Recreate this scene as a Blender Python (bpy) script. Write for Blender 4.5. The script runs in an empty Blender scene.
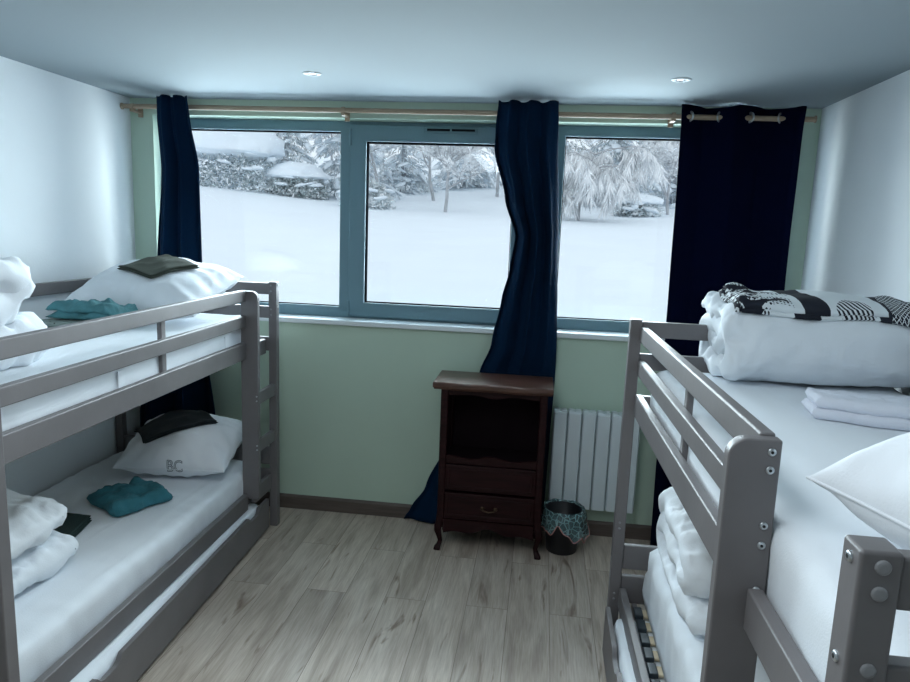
import bpy, bmesh, math, random
from mathutils import Vector, Matrix, noise
from mathutils.bvhtree import BVHTree
random.seed(7)
SC = bpy.context.scene
COL = SC.collection
PI = math.pi

# ------------------------------------------------------------------ camera
YAW, PITCH, ROLL = -.1228, -.162, .0382
FPX = 683.0
fwd = Vector((math.sin(YAW)*math.cos(PITCH), math.cos(YAW)*math.cos(PITCH), math.sin(PITCH)))
r0 = Vector((math.cos(YAW), -math.sin(YAW), 0)); u0 = r0.cross(fwd)
rgt = math.cos(ROLL)*r0 + math.sin(ROLL)*u0
upv = -math.sin(ROLL)*r0 + math.cos(ROLL)*u0
cam_d = bpy.data.cameras.new('camera'); cam = bpy.data.objects.new('camera', cam_d); COL.objects.link(cam)
cam_d.sensor_width = 36.0; cam_d.lens = FPX/910*36.0; cam_d.clip_start = .05; cam_d.clip_end = 200
m = Matrix((rgt, upv, -fwd)).transposed().to_4x4(); m.translation = Vector((0, -3.8295, 1.7244))
cam.matrix_world = m
SC.camera = cam

# ------------------------------------------------------------------ world, light, exposure
W = bpy.data.worlds.new('overcast_sky'); SC.world = W; W.use_nodes = True
bg = W.node_tree.nodes['Background']
bg.inputs[0].default_value = (.86, .915, 1.0, 1); bg.inputs[1].default_value = 1.15
XL, XR, ROOMH, YB = -2.413, 1.364, 2.40, -6.6
SC.view_settings.view_transform = 'Standard'; SC.view_settings.look = 'None'
SC.view_settings.exposure = 0.0; SC.view_settings.gamma = 1.0
SC.view_settings.use_curve_mapping = False
SC.cycles.max_bounces = 10; SC.cycles.diffuse_bounces = 7; SC.cycles.transparent_max_bounces = 12
SC.cycles.use_denoising = True

def area(name, loc, rot, sx, sy, power, color):
    l = bpy.data.lights.new(name, 'AREA'); l.shape = 'RECTANGLE'; l.size = sx; l.size_y = sy; l.energy = power; l.color = color
    o = bpy.data.objects.new(name, l); o.location = loc; o.rotation_euler = rot; COL.objects.link(o); return o
p = area('window_portal', (-.5, .26, 1.75), (-PI/2, 0, 0), 3.7, 1.15, 1, (1, 1, 1)); p.data.cycles.is_portal = True
# added soft fill light under the ceiling, above the aisle and out of the frame
area('fill_light', (-.42, -2.8, 2.37), (0, 0, 0), .5, 1.8, 22, (.86, .95, 1.0))
# daylight of the bright snow and sky entering through the window
area('window_daylight', (-.5, .36, 1.78), (-PI/2+math.radians(24), 0, 0), 3.5, 1.12, 225, (.82, .93, 1.0))

# ------------------------------------------------------------------ materials
def mat(name, col, rough=.6, bump=0, bscale=60, var=0, vscale=6, metal=0, spec=.5, sheen=0, stretch=None, coat=0, detail=4):
    M = bpy.data.materials.new(name); M.use_nodes = True; nt = M.node_tree; b = nt.nodes['Principled BSDF']
    b.inputs['Base Color'].default_value = (*col, 1); b.inputs['Roughness'].default_value = rough
    b.inputs['Metallic'].default_value = metal; b.inputs['Specular IOR Level'].default_value = spec
    if sheen: b.inputs['Sheen Weight'].default_value = sheen
    if coat: b.inputs['Coat Weight'].default_value = coat
    tc = nt.nodes.new('ShaderNodeTexCoord'); src = tc.outputs['Object']
    if stretch:
        mp = nt.nodes.new('ShaderNodeMapping'); mp.inputs['Scale'].default_value = stretch
        nt.links.new(src, mp.inputs[0]); src = mp.outputs[0]
    if var:
        n = nt.nodes.new('ShaderNodeTexNoise'); n.inputs['Scale'].default_value = vscale; n.inputs['Detail'].default_value = detail
        nt.links.new(src, n.inputs['Vector'])
        r = nt.nodes.new('ShaderNodeValToRGB')
        r.color_ramp.elements[0].position = .3; r.color_ramp.elements[1].position = .7
        r.color_ramp.elements[0].color = (*[c*(1-var) for c in col], 1); r.color_ramp.elements[1].color = (*[min(1, c*(1+var)) for c in col], 1)
        nt.links.new(n.outputs['Fac'], r.inputs[0]); nt.links.new(r.outputs[0], b.inputs['Base Color'])
    if bump:
        n = nt.nodes.new('ShaderNodeTexNoise'); n.inputs['Scale'].default_value = bscale; n.inputs['Detail'].default_value = 3
        nt.links.new(src, n.inputs['Vector'])
        bp = nt.nodes.new('ShaderNodeBump'); bp.inputs['Strength'].default_value = bump; bp.inputs['Distance'].default_value = .01
        nt.links.new(n.outputs['Fac'], bp.inputs['Height']); nt.links.new(bp.outputs[0], b.inputs['Normal'])
    return M
def wrinkle(M, scale, strength, dist=.02, distort=1.2, stretch=(1, 1, 1)):
    """add cloth creases (ridged noise) under the weave bump"""
    nt = M.node_tree; b = nt.nodes['Principled BSDF']; tc = nt.nodes.new('ShaderNodeTexCoord')
    mp = nt.nodes.new('ShaderNodeMapping'); mp.inputs['Scale'].default_value = stretch; nt.links.new(tc.outputs['Object'], mp.inputs[0])
    n = nt.nodes.new('ShaderNodeTexNoise'); n.noise_type = 'RIDGED_MULTIFRACTAL'; n.inputs['Scale'].default_value = scale; n.inputs['Detail'].default_value = 3
    n.inputs['Distortion'].default_value = distort; nt.links.new(mp.outputs[0], n.inputs['Vector'])
    bp = nt.nodes.new('ShaderNodeBump'); bp.inputs['Strength'].default_value = strength; bp.inputs['Distance'].default_value = dist
    nt.links.new(n.outputs['Fac'], bp.inputs['Height'])
    old = [l for l in nt.links if l.to_socket == b.inputs['Normal']]
    if old:
        q = old[0].from_node; nt.links.new(bp.outputs[0], q.inputs['Normal'])
    else: nt.links.new(bp.outputs[0], b.inputs['Normal'])

M_wall = mat('white_wall_paint', (.83, .86, .88), .85, .06, 90, .015, 3)
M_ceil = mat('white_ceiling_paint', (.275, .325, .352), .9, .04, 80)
M_green = mat('sage_wall_paint', (.49, .61, .50), .85, .06, 90, .02, 3)
M_frame = mat('blue_grey_window_plastic', (.14, .245, .29), .5, .02, 120)
M_gasket = mat('black_rubber', (.008, .009, .011), 1.0, spec=0)
M_sill = mat('white_sill', (.72, .77, .78), .5)
M_bed = mat('grey_painted_pine', (.160, .150, .153), .42, .05, 30, .10, 5, stretch=(1, 1, 1))
M_steel = mat('zinc_bolt', (.55, .58, .6), .3, metal=.9)
M_cap = mat('grey_plastic_cap', (.26, .26, .27), .5)
M_hole = mat('dark_hole', (.01, .01, .01), .8)
M_slat = mat('birch_slat', (.62, .52, .36), .6, .03, 40, .12, 8)
M_black = mat('black_plastic', (.012, .013, .016), .5)
M_holder = mat('dark_grey_plastic', (.028, .040, .050), .45)
M_white = mat('white_cotton', (.78, .82, .86), .85, .12, 260, sheen=.1)
M_duvet = mat('white_duvet_cotton', (.80, .84, .88), .8, .10, 180, sheen=.1)
M_pillow = mat('white_pillow_cotton', (.78, .81, .85), .8, .10, 220)
wrinkle(M_duvet, 6, .55, .02); wrinkle(M_pillow, 5, .32, .02, 1.6); wrinkle(M_white, 4, .34, .014, .8, (2.6, .45, 1))
M_towel = mat('white_folded_linen', (.78, .80, .88), .9, .3, 350)
M_teal = mat('teal_jersey', (.030, .155, .19), .9, .35, 220, .18, 14)
M_tealpale = mat('pale_teal_jersey', (.065, .20, .225), .9, .35, 220, .25, 14)
for q_ in (M_teal, M_tealpale): wrinkle(q_, 9, .6, .02, 1.5)
M_olive = mat('dark_olive_cloth', (.050, .060, .046), .9, .25, 250, .15, 10)
M_blackcloth = mat('black_cloth', (.008, .013, .017), .9, .25, 250, .2, 10)
M_darkgreen = mat('dark_green_cloth', (.010, .030, .027), .9, .25, 250, .1, 10)
M_curtT = mat('petrol_blue_curtain', (.0015, .015, .042), .9, .15, 300, .08, 10, spec=.1)
M_curtN = mat('navy_curtain', (.0008, .0025, .016), .9, .15, 300, .08, 10, spec=.05)
M_rod = mat('pale_wood_rod', (.36, .27, .19), .5, .03, 40, .12, 6)
M_rad = mat('white_radiator_enamel', (.62, .68, .70), .4)
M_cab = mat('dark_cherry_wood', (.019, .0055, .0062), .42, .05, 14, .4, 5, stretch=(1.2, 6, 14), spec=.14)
M_cabtop = mat('lit_cherry_wood_top', (.080, .034, .022), .34, .04, 14, .35, 5, stretch=(1.2, 8, 14), coat=.2)  # same cherry wood, lightened to paint in window light on the top
M_cabin = mat('shaded_cherry_wood_inside', (.008, .004, .006), .8, .03, 14, .3, 5, spec=.1)  # same cherry wood, darkened to paint in the shade of the niche
M_binm = mat('black_bin_plastic', (.006, .007, .010), .45)
M_spot = mat('white_spot_ring', (.62, .66, .69), .6)
M_lens = mat('spot_lens_glass', (.35, .37, .4), .15)
M_base = mat('grey_oak_baseboard', (.105, .082, .070), .5, .05, 20, .2, 5, stretch=(1, 6, 12))
M_ink = mat('grey_embroidery', (.14, .17, .19), .9)
M_bark = mat('frosty_bark', (.45, .46, .48), .9, .4, 20, .25, 4)
M_leafd = mat('hazed_snowy_needles', (.40, .455, .465), .9, 0, 1, .30, 3)  # snow dusting, lightened further to paint in distance haze
M_leafm = mat('hazed_frosted_needles', (.62, .67, .69), .9, 0, 1, .30, 3)  # pale tone combines frost with haze put into the colour
M_frost = mat('frosted_twigs', (.86, .89, .92), .9, 0, 1, .20, 3)
M_snow = mat('snow', (.86, .92, .97), .7, .1, 3, .02, 1)

def floor_mat():
    M = bpy.data.materials.new('grey_oak_laminate'); M.use_nodes = True; nt = M.node_tree; L = nt.links; N = nt.nodes.new
    b = nt.nodes['Principled BSDF']; b.inputs['Roughness'].default_value = .48
    tc = N('ShaderNodeTexCoord')
    mp = N('ShaderNodeMapping'); mp.inputs['Rotation'].default_value = (0, 0, PI/2); mp.inputs['Location'].default_value = (.35, .07, 0)
    L.new(tc.outputs['Object'], mp.inputs[0])
    br = N('ShaderNodeTexBrick'); br.offset = .37; br.inputs['Scale'].default_value = 1; br.inputs['Brick Width'].default_value = 1.25
    br.inputs['Row Height'].default_value = .192; br.inputs['Mortar Size'].default_value = .0014; br.inputs['Mortar Smooth'].default_value = .2
    br.inputs['Color1'].default_value = (0, 0, 0, 1); br.inputs['Color2'].default_value = (1, 1, 1, 1); br.inputs['Mortar'].default_value = (.5, .5, .5, 1)
    L.new(mp.outputs[0], br.inputs['Vector'])
    # per-plank offset of the grain
    sc = N('ShaderNodeVectorMath'); sc.operation = 'SCALE'; sc.inputs['Scale'].default_value = 9.0; L.new(br.outputs['Color'], sc.inputs[0])
    ad = N('ShaderNodeVectorMath'); ad.operation = 'ADD'; L.new(tc.outputs['Object'], ad.inputs[0]); L.new(sc.outputs[0], ad.inputs[1])
    def ns(scale, st, detail, dist=0):
        q = N('ShaderNodeMapping'); q.inputs['Scale'].default_value = st; L.new(ad.outputs[0], q.inputs[0])
        n = N('ShaderNodeTexNoise'); n.inputs['Scale'].default_value = scale; n.inputs['Detail'].default_value = detail; n.inputs['Distortion'].default_value = dist
        L.new(q.outputs[0], n.inputs['Vector']); return n.outputs['Fac']
    def ramp(src, stops):
        r = N('ShaderNodeValToRGB'); e = r.color_ramp.elements
        while len(e) < len(stops): e.new(.5)
        for k, (pos, c) in enumerate(stops): e[k].position = pos; e[k].color = (*c, 1)
        L.new(src, r.inputs[0]); return r.outputs[0]
    base = ramp(ns(3.2, (5, .55, 1), 7, .6), [(.28, (.36, .295, .24)), (.5, (.53, .455, .385)), (.72, (.64, .575, .50))])
    fine = ramp(ns(26, (7, .35, 1), 5), [(.3, (.80, .78, .76)), (.7, (1.06, 1.06, 1.06))])
    dark = ramp(ns(2.1, (6.5, .9, 1), 6, 1.4), [(.0, (.30, .24, .20)), (.305, (.48, .41, .36)), (.40, (1, 1, 1)), (1, (1, 1, 1))])
    tone = ramp(br.outputs['Color'], [(0, (.86, .85, .84)), (1, (1.06, 1.05, 1.03))])
    def mul(a, c):
        x = N('ShaderNodeMix'); x.data_type = 'RGBA'; x.blend_type = 'MULTIPLY'; x.inputs['Factor'].default_value = 1
        L.new(a, x.inputs['A']); L.new(c, x.inputs['B']); return x.outputs['Result']
    col = mul(mul(mul(base, fine), dark), tone)
    gap = ramp(br.outputs['Fac'], [(0, (1, 1, 1)), (1, (.45, .42, .4))])
    L.new(mul(col, gap), b.inputs['Base Color'])
    bp = N('ShaderNodeBump'); bp.inputs['Strength'].default_value = .15; bp.inputs['Distance'].default_value = .004
    L.new(ns(26, (7, .35, 1), 5), bp.inputs['Height']); L.new(bp.outputs[0], b.inputs['Normal'])
    return M
M_floor = floor_mat()

def glass_mat():
    M = bpy.data.materials.new('double_glazing'); M.use_nodes = True; nt = M.node_tree; nt.nodes.remove(nt.nodes['Principled BSDF'])
    o = nt.nodes['Material Output']; t = nt.nodes.new('ShaderNodeBsdfTransparent'); t.inputs[0].default_value = (.95, .98, .98, 1)
    g = nt.nodes.new('ShaderNodeBsdfGlossy'); g.inputs['Roughness'].default_value = .02; g.inputs[0].default_value = (.9, .95, 1, 1)
    f = nt.nodes.new('ShaderNodeFresnel'); f.inputs[0].default_value = 1.35
    x = nt.nodes.new('ShaderNodeMixShader'); nt.links.new(f.outputs[0], x.inputs[0]); nt.links.new(t.outputs[0], x.inputs[1]); nt.links.new(g.outputs[0], x.inputs[2])
    nt.links.new(x.outputs[0], o.inputs[0]); return M
M_glass = glass_mat()

def bag_mat():
    """thin clear plastic, greenish, with paler creases"""
    M = mat('clear_bin_bag', (.10, .17, .18), .25, .8, 45)
    nt = M.node_tree; b = nt.nodes['Principled BSDF']; tc = nt.nodes.new('ShaderNodeTexCoord')
    v = nt.nodes.new('ShaderNodeTexVoronoi'); v.feature = 'DISTANCE_TO_EDGE'; v.inputs['Scale'].default_value = 34; nt.links.new(tc.outputs['Object'], v.inputs['Vector'])
    r = nt.nodes.new('ShaderNodeValToRGB'); e = r.color_ramp.elements
    e[0].position = .0; e[0].color = (.36, .50, .50, 1); e[1].position = .09; e[1].color = (.07, .15, .16, 1)
    nt.links.new(v.outputs['Distance'], r.inputs[0]); nt.links.new(r.outputs[0], b.inputs['Base Color'])
    b.inputs['Alpha'].default_value = .72; return M
M_bag = bag_mat()
M_bagedge = mat('pink_bag_drawstring', (.50, .22, .20), .6)

def pattern_mat():
    # black and white printed cotton: leaf rows of dots, solid black bands, striped discs, fine net
    M = bpy.data.materials.new('black_white_print'); M.use_nodes = True; nt = M.node_tree; L = nt.links; N = nt.nodes.new
    b = nt.nodes['Principled BSDF']; b.inputs['Roughness'].default_value = .85
    at = N('ShaderNodeAttribute'); at.attribute_name = 'UVMap'
    sp = N('ShaderNodeSeparateXYZ'); L.new(at.outputs['Vector'], sp.inputs[0])
    U, V = sp.outputs[0], sp.outputs[1]
    def mth(op, a, c=None, d=None):
        x = N('ShaderNodeMath'); x.operation = op
        for k, q in enumerate((a, c, d)):
            if q is None: continue
            if isinstance(q, (int, float)): x.inputs[k].default_value = q
            else: L.new(q, x.inputs[k])
        return x.outputs[0]
    def between(x, lo, hi): return mth('MULTIPLY', mth('GREATER_THAN', x, lo), mth('LESS_THAN', x, hi))
    def disc(cu, cv, r):
        d = mth('SQRT', mth('ADD', mth('POWER', mth('ABSOLUTE', mth('SUBTRACT', U, cu)), 2), mth('POWER', mth('ABSOLUTE', mth('SUBTRACT', V, cv)), 2)))
        return d, mth('LESS_THAN', d, r)
    vo = N('ShaderNodeTexVoronoi'); vo.inputs['Scale'].default_value = 75; vo.inputs['Randomness'].default_value = .25; L.new(at.outputs['Vector'], vo.inputs['Vector'])
    dots = mth('LESS_THAN', vo.outputs['Distance'], .33)
    wv = mth('SINE', mth('ADD', mth('MULTIPLY', V, 60), mth('MULTIPLY', mth('SINE', mth('MULTIPLY', U, 30)), 1.6)))
    ink = mth('MULTIPLY', mth('MULTIPLY', dots, mth('GREATER_THAN', wv, -.35)), between(U, -1, .19))
    lines = mth('MULTIPLY', between(wv, .80, 1.01), between(U, -1, .18))
    ink = mth('MAXIMUM', ink, lines)
    # scribbles at the rolled end
    sc = N('ShaderNodeTexNoise'); sc.inputs['Scale'].default_value = 55; L.new(at.outputs['Vector'], sc.inputs['Vector'])
    ink = mth('MAXIMUM', ink, mth('MULTIPLY', mth('GREATER_THAN', sc.outputs['Fac'], .53), between(U, -1, .085)))
    # wavy solid band
    wob = mth('MULTIPLY', mth('SINE', mth('MULTIPLY', V, 14)), .022)
    ink = mth('MAXIMUM', ink, between(mth('ADD', U, wob), .20, .285))
    # striped discs
    for cu, cv, r in ((.405, .02, .058), (.39, .32, .058), (.42, .62, .058), (.405, .92, .058)):
        d, inside = disc(cu, cv, r)
        st = mth('GREATER_THAN', mth('SINE', mth('MULTIPLY', mth('ADD', mth('MULTIPLY', U, 1.0), mth('MULTIPLY', V, .55)), 420)), 0)
        ink = mth('MAXIMUM', ink, mth('MULTIPLY', inside, st))
    # black end with fine white net
    net = mth('MULTIPLY', mth('LESS_THAN', mth('SINE', mth('MULTIPLY', mth('ADD', U, V), 400)), .82), mth('LESS_THAN', mth('SINE', mth('MULTIPLY', mth('SUBTRACT', U, V), 400)), .82))
    blk = mth('GREATER_THAN', mth('ADD', U, wob), .475)
    nm = mth('MULTIPLY', blk, mth('MAXIMUM', net, mth('SUBTRACT', 1, between(U, .51, .60))))
    ink = mth('MAXIMUM', ink, nm)
    # dash rows on the far fold
    mx = N('ShaderNodeMix'); mx.data_type = 'RGBA'; L.new(ink, mx.inputs['Factor']); mx.inputs['A'].default_value = (.74, .78, .80, 1); mx.inputs['B'].default_value = (.006, .008, .018, 1)
    L.new(mx.outputs['Result'], b.inputs['Base Color']); return M
M_print = pattern_mat()
M_mottle = bpy.data.materials.new('speckled_sage_cloth'); M_mottle.use_nodes = True
def _mot():
    nt = M_mottle.node_tree; b = nt.nodes['Principled BSDF']; b.inputs['Roughness'].default_value = .9
    tc = nt.nodes.new('ShaderNodeTexCoord'); v = nt.nodes.new('ShaderNodeTexVoronoi'); v.inputs['Scale'].default_value = 45; nt.links.new(tc.outputs['Object'], v.inputs['Vector'])
    r = nt.nodes.new('ShaderNodeValToRGB'); r.color_ramp.elements[0].position = .18; r.color_ramp.elements[0].color = (.03, .045, .04, 1)
    r.color_ramp.elements[1].position = .26; r.color_ramp.elements[1].color = (.22, .27, .25, 1)
    nt.links.new(v.outputs['Distance'], r.inputs[0]); nt.links.new(r.outputs[0], b.inputs['Base Color'])
_mot()

# ------------------------------------------------------------------ object helpers
def tag(o, label, cat, group=None, kind=None):
    if label: o['label'] = label
    if cat: o['category'] = cat
    if group: o['group'] = group
    if kind: o['kind'] = kind
    return o
def thing(name, label, cat, loc, group=None):
    o = bpy.data.objects.new(name, None); o.empty_display_size = .1; o.location = loc; COL.objects.link(o)
    return tag(o, label, cat, group)
def wloc(o):
    v = Vector(o.location)
    while o.parent: o = o.parent; v += Vector(o.location)
    return v
def obj(name, bm, material, parent=None, smooth=True, origin=None, label=None):
    """link a bmesh in world coordinates as one mesh object"""
    bmesh.ops.recalc_face_normals(bm, faces=bm.faces[:])
    if parent is not None: off = wloc(parent)
    elif origin is not None: off = Vector(origin)
    else: off = Vector((0, 0, 0))
    bm.transform(Matrix.Translation(-off))
    me = bpy.data.meshes.new(name); bm.to_mesh(me); bm.free()
    o = bpy.data.objects.new(name, me); COL.objects.link(o); me.materials.append(material)
    if parent is not None: o.parent = parent
    else: o.location = off
    if smooth is True:
        for p_ in me.polygons: p_.use_smooth = True
    elif smooth == 'auto':
        for p_ in me.polygons: p_.use_smooth = True
        try: me.set_sharp_from_angle(angle=math.radians(50))
        except Exception: pass
        wn = o.modifiers.new('even_shading', 'WEIGHTED_NORMAL'); wn.keep_sharp = True; wn.weight = 100
    if label: o['label'] = label
    return o
def struct(name, bm, material, parent=None, smooth='auto'):
    o = obj(name, bm, material, parent, smooth)
    if parent is None: o['kind'] = 'structure'
    return o
def box(bm, a, b, bev=.004, seg=2):
    a, b = Vector(a), Vector(b); c = (a+b)/2; s = Vector((abs(b.x-a.x), abs(b.y-a.y), abs(b.z-a.z)))
    t = bmesh.new(); bmesh.ops.create_cube(t, size=1)
    for v in t.verts: v.co = Vector((v.co.x*s.x, v.co.y*s.y, v.co.z*s.z)) + c
    if bev: bmesh.ops.bevel(t, geom=t.edges[:], offset=min(bev, min(s)*.45), segments=seg, affect='EDGES', profile=.5)
    merge(bm, t); return bm
def merge(bm, t):
    me = bpy.data.meshes.new('tmp'); t.to_mesh(me); t.free(); bm.from_mesh(me); bpy.data.meshes.remove(me)
def B(*a, **k):
    bm = bmesh.new(); return box(bm, *a, **k)
def hexa(bm, pts, bev=.003):
    """box from 8 corner points: 4 bottom then 4 top, same turn"""
    t = bmesh.new(); vs = [t.verts.new(Vector(q)) for q in pts]
    for f in ((0, 1, 2, 3), (4, 5, 6, 7), (0, 1, 5, 4), (1, 2, 6, 5), (2, 3, 7, 6), (3, 0, 4, 7)): t.faces.new([vs[i] for i in f])
    bmesh.ops.recalc_face_normals(t, faces=t.faces[:])
    if bev: bmesh.ops.bevel(t, geom=t.edges[:], offset=bev, segments=2, affect='EDGES', profile=.5)
    merge(bm, t); return bm
def prism(bm, poly, axis, lo, hi, bev=0):
    """poly: 2D points in the plane of the other two axes (in xyz order)"""
    def P(q, w):
        return {'x': Vector((w, q[0], q[1])), 'y': Vector((q[0], w, q[1])), 'z': Vector((q[0], q[1], w))}[axis]
    t = bmesh.new(); a = [t.verts.new(P(q, lo)) for q in poly]; b = [t.verts.new(P(q, hi)) for q in poly]
    t.faces.new(a); t.faces.new(b[::-1]); n = len(poly)
    for i in range(n): t.faces.new((a[i], a[(i+1) % n], b[(i+1) % n], b[i]))
    bmesh.ops.recalc_face_normals(t, faces=t.faces[:])
    if bev:
        es = [e for e in t.edges if len(e.link_faces) == 2 and e.calc_face_angle(0) > .6]
        bmesh.ops.bevel(t, geom=es, offset=bev, segments=2, affect='EDGES', profile=.5)
    merge(bm, t); return bm
def tube(bm, pts, rad, n=12, caps=True):
    pts = [Vector(p_) for p_ in pts]; rads = rad if isinstance(rad, (list, tuple)) else [rad]*len(pts)
    rings = []
    for i, p_ in enumerate(pts):
        d = (pts[min(i+1, len(pts)-1)] - pts[max(i-1, 0)]).normalized()
        a = d.orthogonal().normalized() if i == 0 else (a0 - d*a0.dot(d)).normalized()
        a0 = a; b = d.cross(a)
        rings.append([bm.verts.new(p_ + rads[i]*(math.cos(2*PI*k/n)*a + math.sin(2*PI*k/n)*b)) for k in range(n)])
    for i in range(len(rings)-1):
        for k in range(n): bm.faces.new((rings[i][k], rings[i][(k+1) % n], rings[i+1][(k+1) % n], rings[i+1][k]))
    if caps: bm.faces.new(rings[0][::-1]); bm.faces.new(rings[-1])
    return bm
def lathe(bm, prof, c, n=28, axis='z', wob=None):
    rings = []
    for r, z in prof:
        ring = []
        for k in range(n):
            a = 2*PI*k/n; rr = r*(1+(wob(a, z) if wob else 0))
            q = (rr*math.cos(a), rr*math.sin(a), z)
            if axis == 'y': q = (q[0], q[2], q[1])
            if axis == 'x': q = (q[2], q[0], q[1])
            ring.append(bm.verts.new(Vector(c)+Vector(q)))
        rings.append(ring)
    for i in range(len(rings)-1):
        for k in range(n): bm.faces.new((rings[i][k], rings[i][(k+1) % n], rings[i+1][(k+1) % n], rings[i+1][k]))
    if prof[0][0] > 0: bm.faces.new(rings[0][::-1])
    if prof[-1][0] > 0: bm.faces.new(rings[-1])
    return bm
def fbm(p_, o=4): return noise.fractal(Vector(p_), 1.0, 2.0, o)
def ridge(p_, o=3):
    s, a, q = 0, 1, Vector(p_)
    for _ in range(o):
        s += a*(1-abs(noise.noise(q))*2.2); a *= .5; q = q*2.03 + Vector((3.1, 1.7, 9.2))
    return s/1.75
def rbox(a, b, r, n, disp=None, rbot=None):
    """rounded, finely gridded box; disp(p, normal) -> signed offset"""
    a, b = Vector(a), Vector(b); c = (a+b)/2; h = (b-a)/2
    t = bmesh.new()
    for ax in range(3):
        i, j = (ax+1) % 3, (ax+2) % 3
        for sg in (-1, 1):
            g = []
            for p_ in range(n[i]+1):
                row = []
                for q in range(n[j]+1):
                    v = [0, 0, 0]; v[ax] = sg; v[i] = -1+2*p_/n[i]; v[j] = -1+2*q/n[j]
                    row.append(t.verts.new((v[0]*h.x, v[1]*h.y, v[2]*h.z)))
                g.append(row)
            for p_ in range(n[i]):
                for q in range(n[j]): t.faces.new((g[p_][q], g[p_+1][q], g[p_+1][q+1], g[p_][q+1]))
    bmesh.ops.remove_doubles(t, verts=t.verts[:], dist=1e-5)
    r_top = r
    for v in t.verts:
        r = r_top if (rbot is None or v.co.z > 0) else rbot
        k = Vector((max(-h.x+r, min(h.x-r, v.co.x)), max(-h.y+r, min(h.y-r, v.co.y)), max(-h.z+r, min(h.z-r, v.co.z))))
        d = v.co-k
        nn = d.normalized() if d.length > 1e-7 else Vector((0, 0, 1))
        if d.length > r: v.co = k+nn*r
        w = v.co+c
        v.co = w + (nn*disp(w, nn) if disp else Vector((0, 0, 0)))
    return t
def bvh_of(*objs):
    bm = bmesh.new()
    for o in objs:
        t = bmesh.new(); t.from_mesh(o.data); t.transform(Matrix.Translation(wloc(o))); merge(bm, t)
    T = BVHTree.FromBMesh(bm); bm.free(); return T

# ------------------------------------------------------------------ room shell
WX0, WX1, WZ0, WZ1 = -2.275, 1.215, 1.15, 2.312       # window opening
struct('floor', B((XL-.1, YB-.1, -.1), (XR+.1, .3, 0), bev=0), M_floor)
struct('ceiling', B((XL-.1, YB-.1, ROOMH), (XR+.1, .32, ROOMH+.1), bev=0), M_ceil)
struct('wall_left', B((XL-.1, YB-.1, 0), (XL, .3, ROOMH), bev=0), M_wall)
struct('wall_right', B((XR, YB-.1, 0), (XR+.1, .3, ROOMH), bev=0), M_wall)
struct('wall_front', B((XL, YB-.1, 0), (XR, YB, ROOMH), bev=0), M_wall)
bm = bmesh.new()
box(bm, (XL, 0, 0), (XR, .3, WZ0), bev=0); box(bm, (XL, 0, WZ1), (XR, .3, ROOMH), bev=0)
box(bm, (XL, 0, WZ0), (WX0, .3, WZ1), bev=0); box(bm, (WX1, 0, WZ0), (XR, .3, WZ1), bev=0)
struct('wall_back', bm, M_green, smooth=False)
struct('trim_1', B((WX0-.05, -.028, WZ0-.0), (WX1+.05, .13, WZ0+.03), bev=.006), M_sill)     # window sill board
bb = bmesh.new(); prism(bb, [(0, 0), (-.014, 0), (-.014, .072), (-.009, .082), (0, .086)], 'x', XL, XR); struct('baseboard_back', bb, M_base, smooth=False)
bb = bmesh.new(); box(bb, (XR-.014, YB, 0), (XR, -.015, .085), bev=.003); struct('baseboard_right', bb, M_base)
bb = bmesh.new(); box(bb, (XL, YB, 0), (XL+.014, -.015, .085), bev=.003); struct('baseboard_left', bb, M_base)

# window: fixed pane, opening sash, fixed pane
FY0, FY1 = .115, .185
win = bpy.data.objects.new('window_1', None); win.location = (-.5, .15, WZ0+.03); COL.objects.link(win)
tag(win, 'wide blue-grey framed window of three panes over the sill, looking onto snow', 'window', kind='structure')
zb, zt = WZ0+.03, WZ1
bm = bmesh.new()
GZ0, GZ1 = 1.243, 2.253
box(bm, (WX0, FY0, GZ1), (WX1, FY1, zt)); box(bm, (WX0, FY0, zb), (WX1, FY1, GZ0))
box(bm, (WX0, FY0, GZ0-.01), (WX0+.06, FY1, GZ1+.01)); box(bm, (WX1-.06, FY0, GZ0-.01), (WX1, FY1, GZ1+.01))
box(bm, (-1.195, FY0, GZ0-.01), (-1.115, FY1, GZ1+.01)); box(bm, (-.005, FY0, GZ0-.01), (.086, FY1, GZ1+.01))
obj('frame', bm, M_frame, win, 'auto')
sx0, sx1, sz0, sz1 = -1.133, -.10, 1.192, 2.293
gx0, gx1, gz0, gz1 = -1.037, -.19, 1.276, 2.200
bm = bmesh.new(); y0, y1 = .092, .15
box(bm, (sx0, y0, sz0), (gx0, y1, sz1), .006); box(bm, (gx1, y0, sz0), (sx1, y1, sz1), .006)
box(bm, (gx0-.01, y0, sz0), (gx1+.01, y1, gz0), .006); box(bm, (gx0-.01, y0, gz1), (gx1+.01, y1, sz1), .006)
sash = obj('sash', bm, M_frame, win, 'auto')
def gasket(x0, x1, z0, z1, y, par):
    bm = bmesh.new(); w = .008; y1_ = .150
    for a, b in (((x0, y, z1-w), (x1, y1_, z1+.001)), ((x0, y, z0-.001), (x1, y1_, z0+w*.6)), ((x0-.001, y, z0), (x0+w*.6, y1_, z1)), ((x1-w*.6, y, z0), (x1+.001, y1_, z1))): box(bm, a, b, 0)
    obj('gasket', bm, M_gasket, par, False)
gasket(gx0, gx1, gz0, gz1, .112, sash)
gasket(WX0+.06, -1.195, GZ0, GZ1, .135, win); gasket(.086, WX1-.06, GZ0, GZ1, .135, win)
for x0, x1, z0, z1 in ((WX0+.06, -1.195, GZ0, GZ1), (gx0, gx1, gz0, gz1), (.086, WX1-.06, GZ0, GZ1)):
    obj('pane', B((x0-.004, .150, z0-.004), (x1+.004, .154, z1+.004), 0), M_glass, win, False)
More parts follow.
